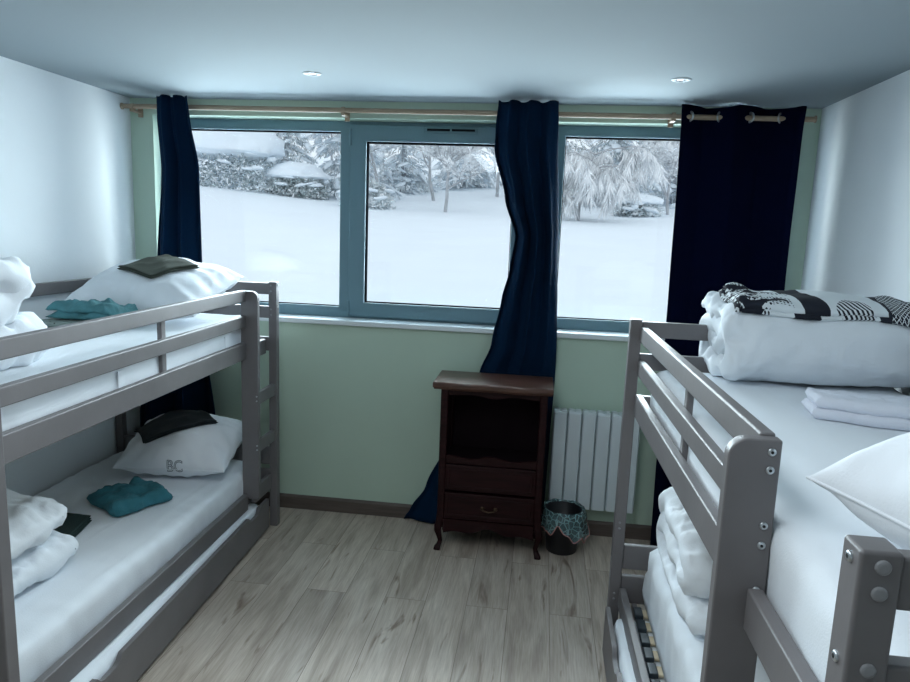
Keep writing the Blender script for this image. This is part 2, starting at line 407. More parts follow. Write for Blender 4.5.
for z in (2.22, 1.24):
    bm = bmesh.new(); tube(bm, [(sx0+.004, .088, z-.045), (sx0+.004, .088, z+.045)], .008, 10); obj('hinge', bm, M_frame, win, 'auto')
bm = bmesh.new(); box(bm, (-.70, .078, 2.255), (-.40, .095, 2.282), .005); v = obj('trickle_vent', bm, M_frame, win, 'auto')
bm = bmesh.new()
for x in (-.685, -.545): box(bm, (x, .0745, 2.262), (x+.13, .0775, 2.274), .001)
obj('slot', bm, M_gasket, v, 'auto')

# recessed ceiling spots
def spot(x, y, label):
    t = thing('recessed_spotlight', label, 'ceiling light', (x, y, ROOMH-.001), 'recessed ceiling spots')
    bm = bmesh.new(); lathe(bm, [(.022, -.001), (.024, -.0035), (.034, -.004), (.041, -.002), (.042, 0)], (x, y, ROOMH-.0005), 32)
    obj('ring', bm, M_spot, t)
    bm = bmesh.new(); lathe(bm, [(.024, -.0012), (.016, -.002), (.001, -.0024)], (x, y, ROOMH-.0005), 24); obj('lens', bm, M_lens, t)
spot(-1.092, -.675, 'small round recessed spotlight in ceiling, above the left window pane')
spot(.548, -.635, 'small round recessed spotlight in ceiling, near the flat navy curtain')

# ------------------------------------------------------------------ curtain rod and curtains
RY, RZ = -.085, 2.337
rod = thing('curtain_rod', 'long pale wooden curtain rod running above the window', 'curtain rod', (-.55, RY, RZ))
bm = bmesh.new(); tube(bm, [(-2.40, RY, RZ+.004), (1.30, RY, RZ-.004)], .0135, 16); obj('rod', bm, M_rod, rod, 'auto')
for x in (-2.345, -1.12, -.02, .62):
    bm = bmesh.new(); box(bm, (x-.012, RY-.012, RZ-.026), (x+.012, .0, RZ-.013), .003); box(bm, (x-.014, -.012, RZ-.045), (x+.014, 0, RZ+.02), .003)
    tube(bm, [(x-.009, RY, RZ), (x+.009, RY, RZ)], .019, 14); obj('bracket', bm, M_rod, rod, 'auto')
for x, d in ((-2.40, -1), (1.30, 1)):
    bm = bmesh.new(); lathe(bm, [(.0135, 0), (.018, .004*d), (.018, .010*d)], (x, RY, RZ-.003*d), 16, 'x'); obj('end_cap', bm, M_rod, rod, 'auto')

def lerp_tab(tab, z):
    if z >= tab[0][0]: return tab[0][1:]
    for (z0, *a), (z1, *b) in zip(tab, tab[1:]):
        if z >= z1:
            k = (z0-z)/(z0-z1); k = k*k*(3-2*k)*.6+k*.4
            return [p_+(q-p_)*k for p_, q in zip(a, b)]
    return tab[-1][1:]
def curtain(name, label, tab, pleats, material, seed, ns=150, nz=90, y_c=-.085, ph=0, flat_top=0, floor_spread=None, harm=.45, drift_k=.5):
    """tab rows: z, left x, right x, pleat depth, y centre"""
    bm = bmesh.new(); ztop, zbot = tab[0][0], tab[-1][0]; g = []
    for j in range(nz+1):
        z = ztop+(zbot-ztop)*j/nz; xl, xr, amp, yc = lerp_tab(tab, z); row = []
        for i in range(ns+1):
            s = i/ns; w = 2*PI*pleats*s+ph
            drift = drift_k*noise.noise(Vector((s*3+seed, z*.9, seed)))
            y = yc+amp*(math.sin(w+drift)+harm*math.sin(2.3*w+1.3*seed+drift*2))/(1+harm) + .006*noise.noise(Vector((s*9, z*2.5, seed)))
            x = xl+(xr-xl)*(s+.25/(2*PI*max(pleats, 1))*math.sin(2*w+drift)*(1 if pleats > 2 else .3)) + .004*noise.noise(Vector((s*5, z*3, seed+4)))
            x = max(xl-.003, min(xr+.003, x))
            zz = z+(.006*math.cos(w) if j == 0 else 0)
            row.append(bm.verts.new((x, min(y, -.012), zz)))
        g.append(row)
    for j in range(nz):
        for i in range(ns): bm.faces.new((g[j][i], g[j][i+1], g[j+1][i+1], g[j+1][i]))
    xs = (tab[0][1]+tab[0][2])/2
    t = thing(name, label, 'curtain', (xs, y_c, zbot))
    o = obj('fabric', bm, material, t, True)
    md = o.modifiers.new('thickness', 'SOLIDIFY'); md.thickness = .003; md.offset = 0
    return t
def eyelets(t, spots, rx=.4):
    for x, yaw in spots:
        bm = bmesh.new(); R_, r_ = .0215, .005; n, k = 24, 8; rg = []
        for a in range(n):
            th = 2*PI*a/n
            rg.append([bm.verts.new((0, 0, 0)) for _ in range(k)])
            for b_ in range(k):
                ph = 2*PI*b_/k; rr = R_+r_*math.cos(ph)*1.3
                p_ = Vector((rr*math.cos(th), r_*math.sin(ph)*.7, rr*math.sin(th)))
                rg[a][b_].co = Matrix.Rotation(yaw, 3, 'Z') @ p_ + Vector((x, RY, RZ))
        for a in range(n):
            for b_ in range(k): bm.faces.new((rg[a][b_], rg[(a+1) % n][b_], rg[(a+1) % n][(b_+1) % k], rg[a][(b_+1) % k]))
        obj('eyelet', bm, M_steel, t)
c1 = curtain('curtain', 'petrol blue pleated curtain bunched at the left window edge behind bunk bed',
        [(2.392, -2.185, -1.985, .022, -.128), (2.28, -2.19, -1.97, .026, -.125), (2.0, -2.20, -1.935, .042, -.09), (1.5, -2.235, -1.925, .045, -.095), (1.0, -2.30, -1.90, .05, -.10), (.55, -2.38, -1.85, .055, -.105), (.012, -2.39, -1.80, .055, -.11)],
        2.6, M_curtT, 3.3, ph=1.0, harm=.22)
c2 = curtain('curtain', 'dark blue curtain gathered in the window middle, falling behind wooden cabinet',
        [(2.392, -.280, .030, .022, -.128), (2.28, -.288, .036, .026, -.125), (2.15, -.292, .042, .038, -.10), (1.9, -.225, .062, .045, -.085), (1.70, -.158, .072, .045, -.085), (1.52, -.182, .080, .042, -.082), (1.35, -.218, .088, .038, -.08), (1.1, -.262, .10, .034, -.075), (.93, -.325, .10, .022, -.048), (.5, -.50, .09, .018, -.042), (.22, -.62, .085, .02, -.045), (.08, -.705, .08, .024, -.05), (.012, -.745, .075, .026, -.055)],
        3.1, M_curtT, 8.1, ph=.6, harm=.18)
c3 = curtain('curtain', 'wide flat navy curtain with steel eyelets at the right window edge',
        [(2.388, .655, 1.262, .042, -.085), (2.28, .660, 1.258, .040, -.085), (1.8, .668, 1.255, .026, -.088), (1.3, .672, 1.262, .026, -.092), (.6, .685, 1.27, .026, -.095), (.012, .69, 1.275, .026, -.098)],
        2.06, M_curtN, 5.5, ns=160, ph=-.91, harm=.0, drift_k=.12)
eyelets(c3, [(.699, -.85), (.846, .85), (.993, -.85), (1.140, .85)])

# ------------------------------------------------------------------ radiator
rad = thing('radiator', 'white finned electric radiator on green wall behind bin', 'radiator', (.345, -.07, .195))
RX0, RX1, nf = .107, .582, 6; fw = (RX1-RX0)/nf
for k in range(nf):
    bm = bmesh.new(); x0 = RX0+fw*k
    prof = [(x0+.0015, -.035), (x0+.0015, -.108), (x0+.008, -.118), (x0+fw-.008, -.118), (x0+fw-.0015, -.108), (x0+fw-.0015, -.035)]
    prism(bm, prof, 'z', .195, .745, .003)
    box(bm, (x0+.003, -.112, .742), (x0+fw-.003, -.04, .753), .004)
    obj('fin', bm, M_rad, rad, 'auto')
bm = bmesh.new()
for k in range(nf*2):
    x0 = RX0+fw*.5*k; box(bm, (x0+.006, -.10, .751), (x0+fw*.5-.006, -.05, .759), .003)
obj('top_grille', bm, M_rad, rad, 'auto')
bm = bmesh.new(); box(bm, (RX0+.03, -.036, .22), (RX1-.03, -.012, .72), .003); box(bm, (RX0+.06, -.02, .3), (RX0+.1, -.0, .6), .002); box(bm, (RX1-.1, -.02, .3), (RX1-.06, -.0, .6), .002)
obj('back_plate', bm, M_rad, rad, 'auto')

# ------------------------------------------------------------------ wooden cabinet
cab = thing('cabinet', 'dark cherry wood cabinet with open niche, two drawers and curved legs', 'cabinet', (-.21, -.235, 0))
CX0, CX1, CY0, CY1 = -.490, .068, -.372, -.105
def wavy_top():
    bm = bmesh.new(); pts = []
    x0, x1, yb, yf = CX0-.040, CX1+.025, CY1+.006, CY0-.034
    n = 40
    for i in range(n+1):
        s = i/n; x = x0+(x1-x0)*s
        pts.append((x, yf+.012*(math.cos(s*4*PI)*.5-.5)*(1 if .08 < s < .92 else .3)))
    pts += [(x1, yb), (x0, yb)]
    c = Vector((sum(p_[0] for p_ in pts)/len(pts), (yb+yf)/2, 0)); rings = []
    for z, k in ((.900, .958), (.908, .978), (.914, 1.0), (.932, 1.0), (.940, .985)):
        rings.append([bm.verts.new((c.x+(px-c.x)*(1-(1-k)*.5) , yb+(py-yb)*k if py < yb-.001 else py, z)) for px, py in pts])
    nn = len(pts)
    for a, b in zip(rings, rings[1:]):
        for i in range(nn): bm.faces.new((a[i], a[(i+1) % nn], b[(i+1) % nn], b[i]))
    bm.faces.new(rings[0][::-1]); bm.faces.new(rings[-1]); return bm
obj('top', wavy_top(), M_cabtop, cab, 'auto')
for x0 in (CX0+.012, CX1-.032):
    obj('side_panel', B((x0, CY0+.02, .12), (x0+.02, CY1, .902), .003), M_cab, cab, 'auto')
obj('back_panel', B((CX0+.012, CY1-.004, .12), (CX1-.012, CY1+.006, .902), .002), M_cabin, cab, 'auto')
obj('niche_shelf', B((CX0+.03, CY0+.012, .495), (CX1-.03, CY1-.004, .512), .002), M_cabin, cab, 'auto')
# cabriole corner legs
def cab_leg(x, y, sx, sy, front):
    bm = bmesh.new(); w = .040
    prof = [(.902, 0, w), (.60, 0, w), (.22, 0, w), (.17, .004, w*1.0), (.14, .012, w*.98), (.11, .013, w*.86), (.08, .006, w*.68), (.05, -.001, w*.58), (.03, .004, w*.66), (.015, .012, w*.86), (.004, .014, w*.86), (.0, .012, w*.78)]
    if not front: prof = [(z, o*.3, s) for z, o, s in prof]
    rings = []
    for z, o, s in prof:
        cx_, cy_ = x+sx*o, y+sy*o; h = s/2; c = h*.3; ring = []
        for px, py in ((-h+c, -h), (h-c, -h), (h, -h+c), (h, h-c), (h-c, h), (-h+c, h), (-h, h-c), (-h, -h+c)): ring.append(bm.verts.new((cx_+px, cy_+py, z)))
        rings.append(ring)
    for a, b in zip(rings, rings[1:]):
        for i in range(8): bm.faces.new((a[i], a[(i+1) % 8], b[(i+1) % 8], b[i]))
    bm.faces.new(rings[0][::-1]); bm.faces.new(rings[-1]); obj('leg', bm, M_cab, cab, 'auto')
for x, sx in ((CX0+.020, -1), (CX1-.020, 1)):
    cab_leg(x, CY0+.018, sx, -1, True); cab_leg(x, CY1-.012, sx, 1, False)
def scallop(z_flat, zf, x0, x1, y0, y1, name, n=48):
    bm = bmesh.new(); pts = [(x0, z_flat), (x1, z_flat)]
    for i in range(n+1):
        s = 1-i/n; pts.append((x0+(x1-x0)*s, zf(s)))
    prism(bm, pts, 'y', y0, y1); obj(name, bm, M_cab, cab, 'auto')
X0, X1 = CX0+.036, CX1-.036
scallop(.902, lambda s: .868-.010*math.cos(s*2*PI*2)*(.6+.4*math.cos((s-.5)*2*PI)), X0, X1, CY0+.004, CY0+.022, 'upper_rail')
scallop(.495, lambda s: .532+.010*math.cos((s-.5)*2*PI*2)*(.5+.5*math.cos((s-.5)*PI)), X0, X1, CY0+.004, CY0+.022, 'niche_apron')
scallop(.178, lambda s: .118+.020*math.cos((s-.5)*2*PI*2)*(.5+.5*math.cos((s-.5)*2*PI)) - .02*abs(2*s-1)**4, X0, X1, CY0+.004, CY0+.022, 'lower_apron')
for z0, z1, knob in ((.345, .488, False), (.185, .330, True)):
    d = obj('drawer', B((X0+.003, CY0, z0), (X1-.003, CY0+.20, z1), .004), M_cab, cab, 'auto')
    bm = bmesh.new()
    a0, a1, b0, b1, w = X0+.030, X1-.030, z0+.028, z1-.028, .012
    y = CY0
    prism(bm, [(a0, b0), (a1, b0), (a1, b1), (a0, b1)], 'y', y-.004, y+.002, .002)
    obj('raised_field', bm, M_cab, d, 'auto')
    bm = bmesh.new()
    for lo, hi in (((a0-w, y-.006, b0-w), (a1+w, y, b0)), ((a0-w, y-.006, b1), (a1+w, y, b1+w)), ((a0-w, y-.006, b0), (a0, y, b1)), ((a1, y-.006, b0), (a1+w, y, b1))): box(bm, lo, hi, .003)
    obj('moulding', bm, M_cab, d, 'auto')
    if knob:
        bm = bmesh.new(); xc, zc = (X0+X1)/2, (z0+z1)/2
        tube(bm, [(xc-.035, y-.004, zc), (xc-.03, y-.018, zc-.006), (xc, y-.022, zc-.012), (xc+.03, y-.018, zc-.006), (xc+.035, y-.004, zc)], .004, 8)
        lathe(bm, [(.012, -.0), (.010, -.004), (.002, -.006)], (xc-.035, y-.004, zc), 12, 'y'); lathe(bm, [(.012, -.0), (.010, -.004), (.002, -.006)], (xc+.035, y-.004, zc), 12, 'y')
        obj('pull', bm, mat('dark_brass', (.06, .035, .02), .4, metal=.7), d, 'auto')

# ------------------------------------------------------------------ waste bin
bx_, by_ = .190, -.225
bn = thing('waste_bin', 'small black waste bin with a clear bag folded over its rim beside cabinet', 'bin', (bx_, by_, 0))
bm = bmesh.new(); lathe(bm, [(.082, .0), (.084, .004), (.104, .235), (.107, .24), (.104, .243), (.100, .236), (.081, .01)], (bx_, by_, 0), 36); obj('bucket', bm, M_binm, bn)
bm = bmesh.new(); n = 72; rings = []
def wobz(a): return .030*math.sin(3*a+.4)+.018*math.sin(7*a+1)+.012*math.sin(13*a)
for r, z, k in ((.100, .236, 0), (.104, .2475, .05), (.110, .247, .15), (.114, .228, .3), (.117, .205, .5), (.120, .18, .75), (.122, .152, 1.0)):
    ring = []
    for i in range(n):
        a = 2*PI*i/n; skew = .040*k*max(0, math.cos(a+.9))
        rr = r*(1+(.03+.02*k)*k*math.sin(9*a+3*k)+.022*k*math.sin(17*a+2-4*k)+.03*k*noise.noise(Vector((a*3, z*40, 2))))+skew*.55
        ring.append(bm.verts.new((bx_+rr*math.cos(a), by_+rr*math.sin(a), z+k*wobz(a)-skew*.8)))
    rings.append(ring)
for a, b in zip(rings, rings[1:]):
    for i in range(n): bm.faces.new((a[i], a[(i+1) % n], b[(i+1) % n], b[i]))
edge = [v.co.copy() for v in rings[-1]]
bag = obj('bin_bag', bm, M_bag, bn, label='clear crinkled plastic bag turned over the rim')
bm = bmesh.new(); tube(bm, edge+[edge[0]], .0028, 6); obj('drawstring', bm, M_bagedge, bag, label='pinkish bag edge')

# ------------------------------------------------------------------ bunk beds
BEDW = .985; POSTW = .045; ZT = 1.405
def bunk(label, xb, s, yl, t, vin, L, name_y, xwall):
    """u from the aisle side towards the wall, v from the ladder end"""
    root = thing('bunk_bed', label, 'bunk bed', (xb+s*BEDW/2, yl+t*L/2, 0), 'grey wooden bunk beds')
    P = lambda u, v, z: Vector((xb+s*u, yl+t*v, z))
    BW = min(BEDW, abs(xwall-xb)-.008)
    def bar(name, u0, u1, v0, v1, z0, z1, par=root, m_=M_bed, bev=.005):
        return obj(name, B(P(u0, v0, z0), P(u1, v1, z1), bev), m_, par, 'auto')
    def slant(name, v0, v1, z0, z1, ua, ub, w=.029, par=root):
        """rail running from v0 (outer face at ua) to v1 (outer face at ub)"""
        bm = bmesh.new()
        hexa(bm, [P(ua, v0, z0), P(ub, v1, z0), P(ub+w, v1, z0), P(ua+w, v0, z0), P(ua, v0, z1), P(ub, v1, z1), P(ub+w, v1, z1), P(ua+w, v0, z1)], .005)
        return obj(name, bm, M_bed, par, 'auto')
    posts = []
    for v0 in (0, L-POSTW):
        for u0 in (0, BW-POSTW): posts.append(bar('corner_post', u0, u0+POSTW, v0, v0+POSTW, 0, ZT))
    # inner post: a board across the rails, its top corner on the aisle side rounded
    bm = bmesh.new(); zi0, zi1, w, r = .262, 1.374, .092, .036
    pts = [(0, zi0)] + [(r-r*math.cos(a*PI/16), zi1-r+r*math.sin(a*PI/16)) for a in range(9)] + [(w, zi1), (w, zi0)]
    a_, b_ = yl+t*vin, yl+t*(vin+.030)
    prism(bm, [(xb+s*u, z) for u, z in pts], 'y', min(a_, b_), max(a_, b_), .004)
    inner = obj('ladder_post', bm, M_bed, root, 'auto')
    V0, V1 = vin+.030, L-POSTW
    ua, ub = .060, .038
    slant('guard_rail', V0, V1, 1.319, 1.379, ua, ub); slant('guard_rail', V0, V1, 1.187, 1.246, ua, ub)
    slant('side_rail', V0, V1, 1.022, 1.110, ua, ub); slant('side_rail', V0, V1, .200, .288, ua, ub)
    bar('side_rail', .058, .087, POSTW, vin, 1.008, 1.090)
    bar('side_rail', .030, .057, POSTW, vin, .228, .315)
    for z0, z1 in ((.773, .841), (.513, .577)): bar('ladder_rung', .010, .034, POSTW-.004, vin, z0, z1)
    um = (ua+ub)/2+.029
    vs_ = (V0+V1)/2 if vin > .4 else 1.035
    bar('guard_stile', um, um+.020, vs_-.018, vs_+.018, 1.06, 1.340)
    for z0, z1 in ((1.335, 1.395), (1.06, 1.12), (.215, .288)):
        bar('wall_rail', BW-.035, BW-.009, POSTW, V1, z0, z1)
    for v0 in (.009, L-.036):
        for z0, z1 in ((1.335, 1.397), (1.205, 1.270), (1.022, 1.100), (.365, .470), (.215, .335)):
            bar('end_board', POSTW, BW-POSTW, v0, v0+.027, z0, z1)
    # slats
    n = 20
    for zs, low in ((1.045, False), (.228, True)):
        bar('slat_ledge', .093, .115, V0-.4 if V0 > .5 else POSTW, V1, zs-.034, zs-.002); bar('slat_ledge', BW-.060, BW-.036, POSTW, V1, zs-.034, zs-.002)
        for k in range(n):
            v = .14+(L-.28)*k/(n-1)
            sl = bar('slat', .093, BW-.040, v-.026, v+.026, zs, zs+.010, m_=M_slat, bev=.003)
            if low and s > 0:
                obj('end_cap', B(P(.091, v-.033, zs-.003), P(.124, v+.033, zs+.017), .004), M_holder, sl, 'auto', label='dark grey plastic slat holder')
    # bolts, caps and holes
    def bolt(u, v, z, axis, par=None, r=.0085, m_=M_steel, hole=True):
        bm = bmesh.new(); c = P(u, v, z); d = {'v': Vector((0, -t, 0)), '+v': Vector((0, t, 0)), 'u': Vector((-s, 0, 0))}[axis]
        lathe_dir(bm, c, d, [(r, -.001), (r, .0018), (r*.8, .0032), (r*.4, .0034)]); o = obj('bolt', bm, m_, par or root, 'auto')
        if hole:
            bm = bmesh.new(); lathe_dir(bm, c+d*.0030, d, [(r*.42, -.001), (r*.42, .0008), (.0003, .0009)], 6); obj('hex_socket', bm, M_hole, o, False)
    for z in (1.352, 1.318, 1.212, 1.174, 1.085, 1.045): bolt(.0745, vin, z, 'v', inner, r=.0075)
    for z in (1.388, 1.358, 1.268, 1.222):
        bolt(.0235, 0, z, 'v', posts[0], .0085, M_cap, False)
    for z in (1.388, 1.268): bolt(0, .022, z, 'u', posts[0], .0065)
    for z in (1.375, 1.345, 1.225, 1.2): bolt(.031, L-POSTW, z, '+v', posts[2], .004) if False else None
    # paired bolt heads on the aisle side of the far posts
    for z in (.545, .570, .260, .235):
        bolt(.020, L-POSTW, z, 'v' if t < 0 else 'v', posts[2], .005, M_cap, False)
    for z in (.802, .826, .537, .560): bolt(.008, vin+.030, z, '+v', inner, .0045, M_steel, False)
    for z in (1.385, 1.355, 1.255, 1.225): bolt(.030, POSTW, z, '+v', posts[0], .0045, M_cap, False)
    return root, P, BW
def lathe_dir(bm, c, d, prof, n=16):
    a = d.orthogonal().normalized(); b = d.cross(a); rings = []
    for r, h in prof: rings.append([bm.verts.new(c+d*h+r*(math.cos(2*PI*k/n)*a+math.sin(2*PI*k/n)*b)) for k in range(n)])
    for p_, q in zip(rings, rings[1:]):
        for k in range(n): bm.faces.new((p_[k], p_[(k+1) % n], q[(k+1) % n], q[k]))
    bm.faces.new(rings[0][::-1]); bm.faces.new(rings[-1])

LXB, LYL, LL = -1.4274, -.232, 2.02
RXB, RYL, RL = .352, -3.10, 2.015
bedL, PL, LBW = bunk('grey wooden bunk bed along the left wall, short ladder at its window end', LXB, -1, LYL, -1, .264, LL, 'L', XL)
bedR, PR, RBW = bunk('grey wooden bunk bed along the right wall, ladder end nearest the camera', RXB, 1, RYL, 1, .511, RL, 'R', XR)

# mattresses
def mattress(name, label, a, b, r=.035, seed=0, amp=.006, group='white mattresses in fitted sheets', cat='mattress'):
    a, b = Vector(a), Vector(b); lo = Vector((min(a.x, b.x), min(a.y, b.y), min(a.z, b.z))); hi = Vector((max(a.x, b.x), max(a.y, b.y), max(a.z, b.z)))
    c = (lo+hi)/2
    def disp(p_, n):
        q = Vector((p_.x*7+seed, p_.y*1.6, p_.z*3))
        d = .55*amp*fbm(q, 3)
        edge = min(abs(p_.x-lo.x), abs(hi.x-p_.x))
        if n.z > .5:
            d += amp*.55*max(0, ridge(Vector((p_.x*11+seed, p_.y*.9+.6*p_.x, seed)), 2)-.55)
            d += amp*1.6*math.exp(-edge/.12)*fbm(Vector((p_.x*9, p_.y*16+seed, 0)), 3)*.6
        elif abs(n.z) < .5: d += amp*.9*fbm(Vector((p_.x*4, p_.y*9+seed, p_.z*5)), 3)
        else:
            d = 0
        if n.z < -.3: d = 0
        return d
    n = (max(8, int((hi.x-lo.x)/.025)), max(8, int((hi.y-lo.y)/.022)), 7)
    bm = rbox(lo, hi, r, n, disp, .012)
    o = obj(name, bm, M_white, None, True, origin=(c.x, c.y, lo.z)); tag(o, label, cat, group); return o
ZU, ZL = 1.222, .398
mLU = mattress('mattress', 'white sheeted mattress on the upper left bunk', PL(.092, .065, 1.0565), PL(LBW-.040, LL-.055, ZU), seed=1)
for y_ in (-1.54, -.685): obj('elastic_strap', B((PL(.0885, 0, 0).x, y_-.020, 1.062), (PL(.094, 0, 0).x, y_+.020, 1.165), .001), M_duvet, mLU, 'auto')
mLL = mattress('mattress', 'white sheeted mattress on the lower left bunk', PL(.092, .065, .2395), PL(LBW-.040, LL-.055, ZL), seed=2, amp=.008)
mRU = mattress('mattress', 'white sheeted mattress on the upper right bunk', PR(.092, .065, 1.0565), PR(RBW-.040, RL-.055, ZU), seed=3, r=.045)
mRL = mattress('mattress', 'thick white sheeted mattress on the lower right bunk, set back from its rail', PR(.134, .12, .2465), PR(RBW-.040, RL-.042, .505), seed=4, r=.05, amp=.014)

# trundle drawers under the beds, slightly skewed
def trundle(label, mlabel, xb, s, x_near, x_far, y_near, y_far, z0, z1, depth, notches):
    root = thing('trundle_drawer', label, 'trundle drawer', ((x_near+x_far)/2+s*depth/2, (y_near+y_far)/2, 0))
    d = Vector((x_far-x_near, y_far-y_near, 0)); L_ = d.length; d.normalize(); w = Vector((s*abs(d.y), -s*d.x*(1 if d.y > 0 else -1), 0))
    O = Vector((x_near, y_near, 0)); T = .018
    pts = [(0, z0), (L_, z0), (L_, z1)]
    for c in sorted(notches, reverse=True):
        pts += [(c+.075, z1), (c+.055, z1-.022), (c+.035, z1-.030), (c-.035, z1-.030), (c-.055, z1-.022), (c-.075, z1)]
    pts += [(0, z1)]
    bm = bmesh.new(); t = bmesh.new()
    A = [t.verts.new(O+d*l+Vector((0, 0, z))) for l, z in pts]; Bv = [t.verts.new(O+d*l+w*T+Vector((0, 0, z))) for l, z in pts]
    t.faces.new(A); t.faces.new(Bv[::-1]); n = len(pts)
    for i in range(n): t.faces.new((A[i], A[(i+1) % n], Bv[(i+1) % n], Bv[i]))
    bmesh.ops.recalc_face_normals(t, faces=t.faces[:]); merge(bm, t)
    obj('front_board', bm, M_bed, root, 'auto')
    def slab(l0, l1, w0, w1, za, zb_, name, m_=M_bed):
        bm = bmesh.new(); q = lambda l, ww, z: O+d*l+w*ww+Vector((0, 0, z))
        hexa(bm, [q(l0, w0, za), q(l1, w0, za), q(l1, w1, za), q(l0, w1, za), q(l0, w0, zb_), q(l1, w0, zb_), q(l1, w1, zb_), q(l0, w1, zb_)], .003)
        return obj(name, bm, m_, root, 'auto')
    slab(.05, L_-.05, T, depth, z0+.012, z0+.028, 'base_board'); slab(.05, L_-.05, depth, depth+T, z0+.012, z1-.06, 'rear_board')
    slab(.05, .05+T, T, depth, z0+.028, z1-.05, 'end_board'); slab(L_-.05-T, L_-.05, T, depth, z0+.028, z1-.05, 'end_board')
    for l in (.16, L_-.16):
        for ww in (.06, depth-.04):
            bm = bmesh.new(); c = O+d*l+w*ww; tube(bm, [c+Vector((-.01, 0, .0185)), c+Vector((.01, 0, .0185))], .0185, 16); obj('castor', bm, M_black, root, 'auto')
    # its mattress
    nl, nw = 90, 30; bm = bmesh.new()
    t = rbox((0, 0, 0), (L_-.14, depth-T-.012, z1-z0-.022), .03, (nl, nw, 5), lambda p_, nn: (.006*fbm(Vector((p_.x*9, p_.y*5, p_.z*4)), 3)+.004*fbm(Vector((p_.x*30, p_.y*6, 2)), 2)) if nn.z > -.3 else 0)
    for v in t.verts: v.co = O+d*(.07+v.co.x)+w*(T+.006+v.co.y)+Vector((0, 0, z0+.0285+v.co.z))
    c = O+d*(L_/2)+w*(depth/2); o = obj('mattress', t, M_white, None, True, origin=(c.x, c.y, z0+.03)); tag(o, mlabel, 'mattress', 'white mattresses in fitted sheets')
trundle('grey trundle drawer on castors under the left bunk, front with finger notches', 'white mattress in the trundle drawer under the left bunk', LXB, -1, -1.392, -1.452, -2.20, -.335, .022, .190, .80, (.36, 1.66))
trundle('grey trundle drawer under the right bunk pushed almost home', 'white mattress in the trundle drawer under the right bunk', RXB, 1, .334, .338, -3.02, -1.165, .022, .216, .80, (.36, 1.50))

# ------------------------------------------------------------------ bedding helpers
def pillow(name, label, L_, W_, H_, mtx, seed, group='white pillows', material=M_pillow, flat=.55, flat_=None, wr=.016, pinch=.075):
    bm = bmesh.new(); n = 56; nm = 44; flat = flat_ or flat
    def pt(u, v, sd):
        e = (max(0, 1-abs(u)**2.3)*max(0, 1-abs(v)**2.3))**.48
        x = L_/2*u*(1-pinch*(1-v*v)*abs(u)**2); y = W_/2*v*(1-pinch*1.2*(1-u*u)*abs(v)**2)
        z = sd*H_/2*e*(1 if sd > 0 else flat)
        a = math.atan2(v*W_, u*L_); rr = math.hypot(u, v)
        edge = max(abs(u), abs(v))
        w = wr*edge**3*math.sin(a*17+3*noise.noise(Vector((u*2+seed, v*2, seed))))*(.35+.65*abs(noise.noise(Vector((a*2, seed, 1)))))
        w += wr*1.1*fbm(Vector((u*2.2+seed, v*2.2, sd)), 3)*e
        w += wr*.7*(ridge(Vector((u*1.7+seed*2, v*2.6, sd+4)), 2)-.5)*e
        return Vector((x, y, z+w*min(1, e*3)))
    top = [[None]*(nm+1) for _ in range(n+1)]; bot = [[None]*(nm+1) for _ in range(n+1)]
    for i in range(n+1):
        for j in range(nm+1):
            u = math.sin((-1+2*i/n)*PI/2); v = math.sin((-1+2*j/nm)*PI/2)
            top[i][j] = bm.verts.new(mtx @ pt(u, v, 1))
            bot[i][j] = top[i][j] if i in (0, n) or j in (0, nm) else bm.verts.new(mtx @ pt(u, v, -1))
    for i in range(n):
        for j in range(nm):
            bm.faces.new((top[i][j], top[i+1][j], top[i+1][j+1], top[i][j+1]))
            f = [bot[i][j], bot[i][j+1], bot[i+1][j+1], bot[i+1][j]]
            if len(set(f)) == 4:
                try: bm.faces.new(f)
                except ValueError: pass
    c = mtx.translation
    o = obj(name, bm, material, None, True, origin=(c.x, c.y, c.z-H_/2)); tag(o, label, 'pillow', group)
    per = [pt(math.sin((-1+2*i/n)*PI/2), -1, 1) for i in range(n)] + [pt(1, math.sin((-1+2*j/nm)*PI/2), 1) for j in range(nm)] + [pt(math.sin((1-2*i/n)*PI/2), 1, 1) for i in range(n)] + [pt(-1, math.sin((1-2*j/nm)*PI/2), 1) for j in range(nm)]
    bm = bmesh.new(); tube(bm, [mtx @ q for q in per+[per[0]]], .003, 6, False); obj('seam', bm, material, o)
    return o
def MX(loc, rz=0, rx=0, ry=0): return Matrix.Translation(loc) @ Matrix.Rotation(rz, 4, 'Z') @ Matrix.Rotation(rx, 4, 'X') @ Matrix.Rotation(ry, 4, 'Y')

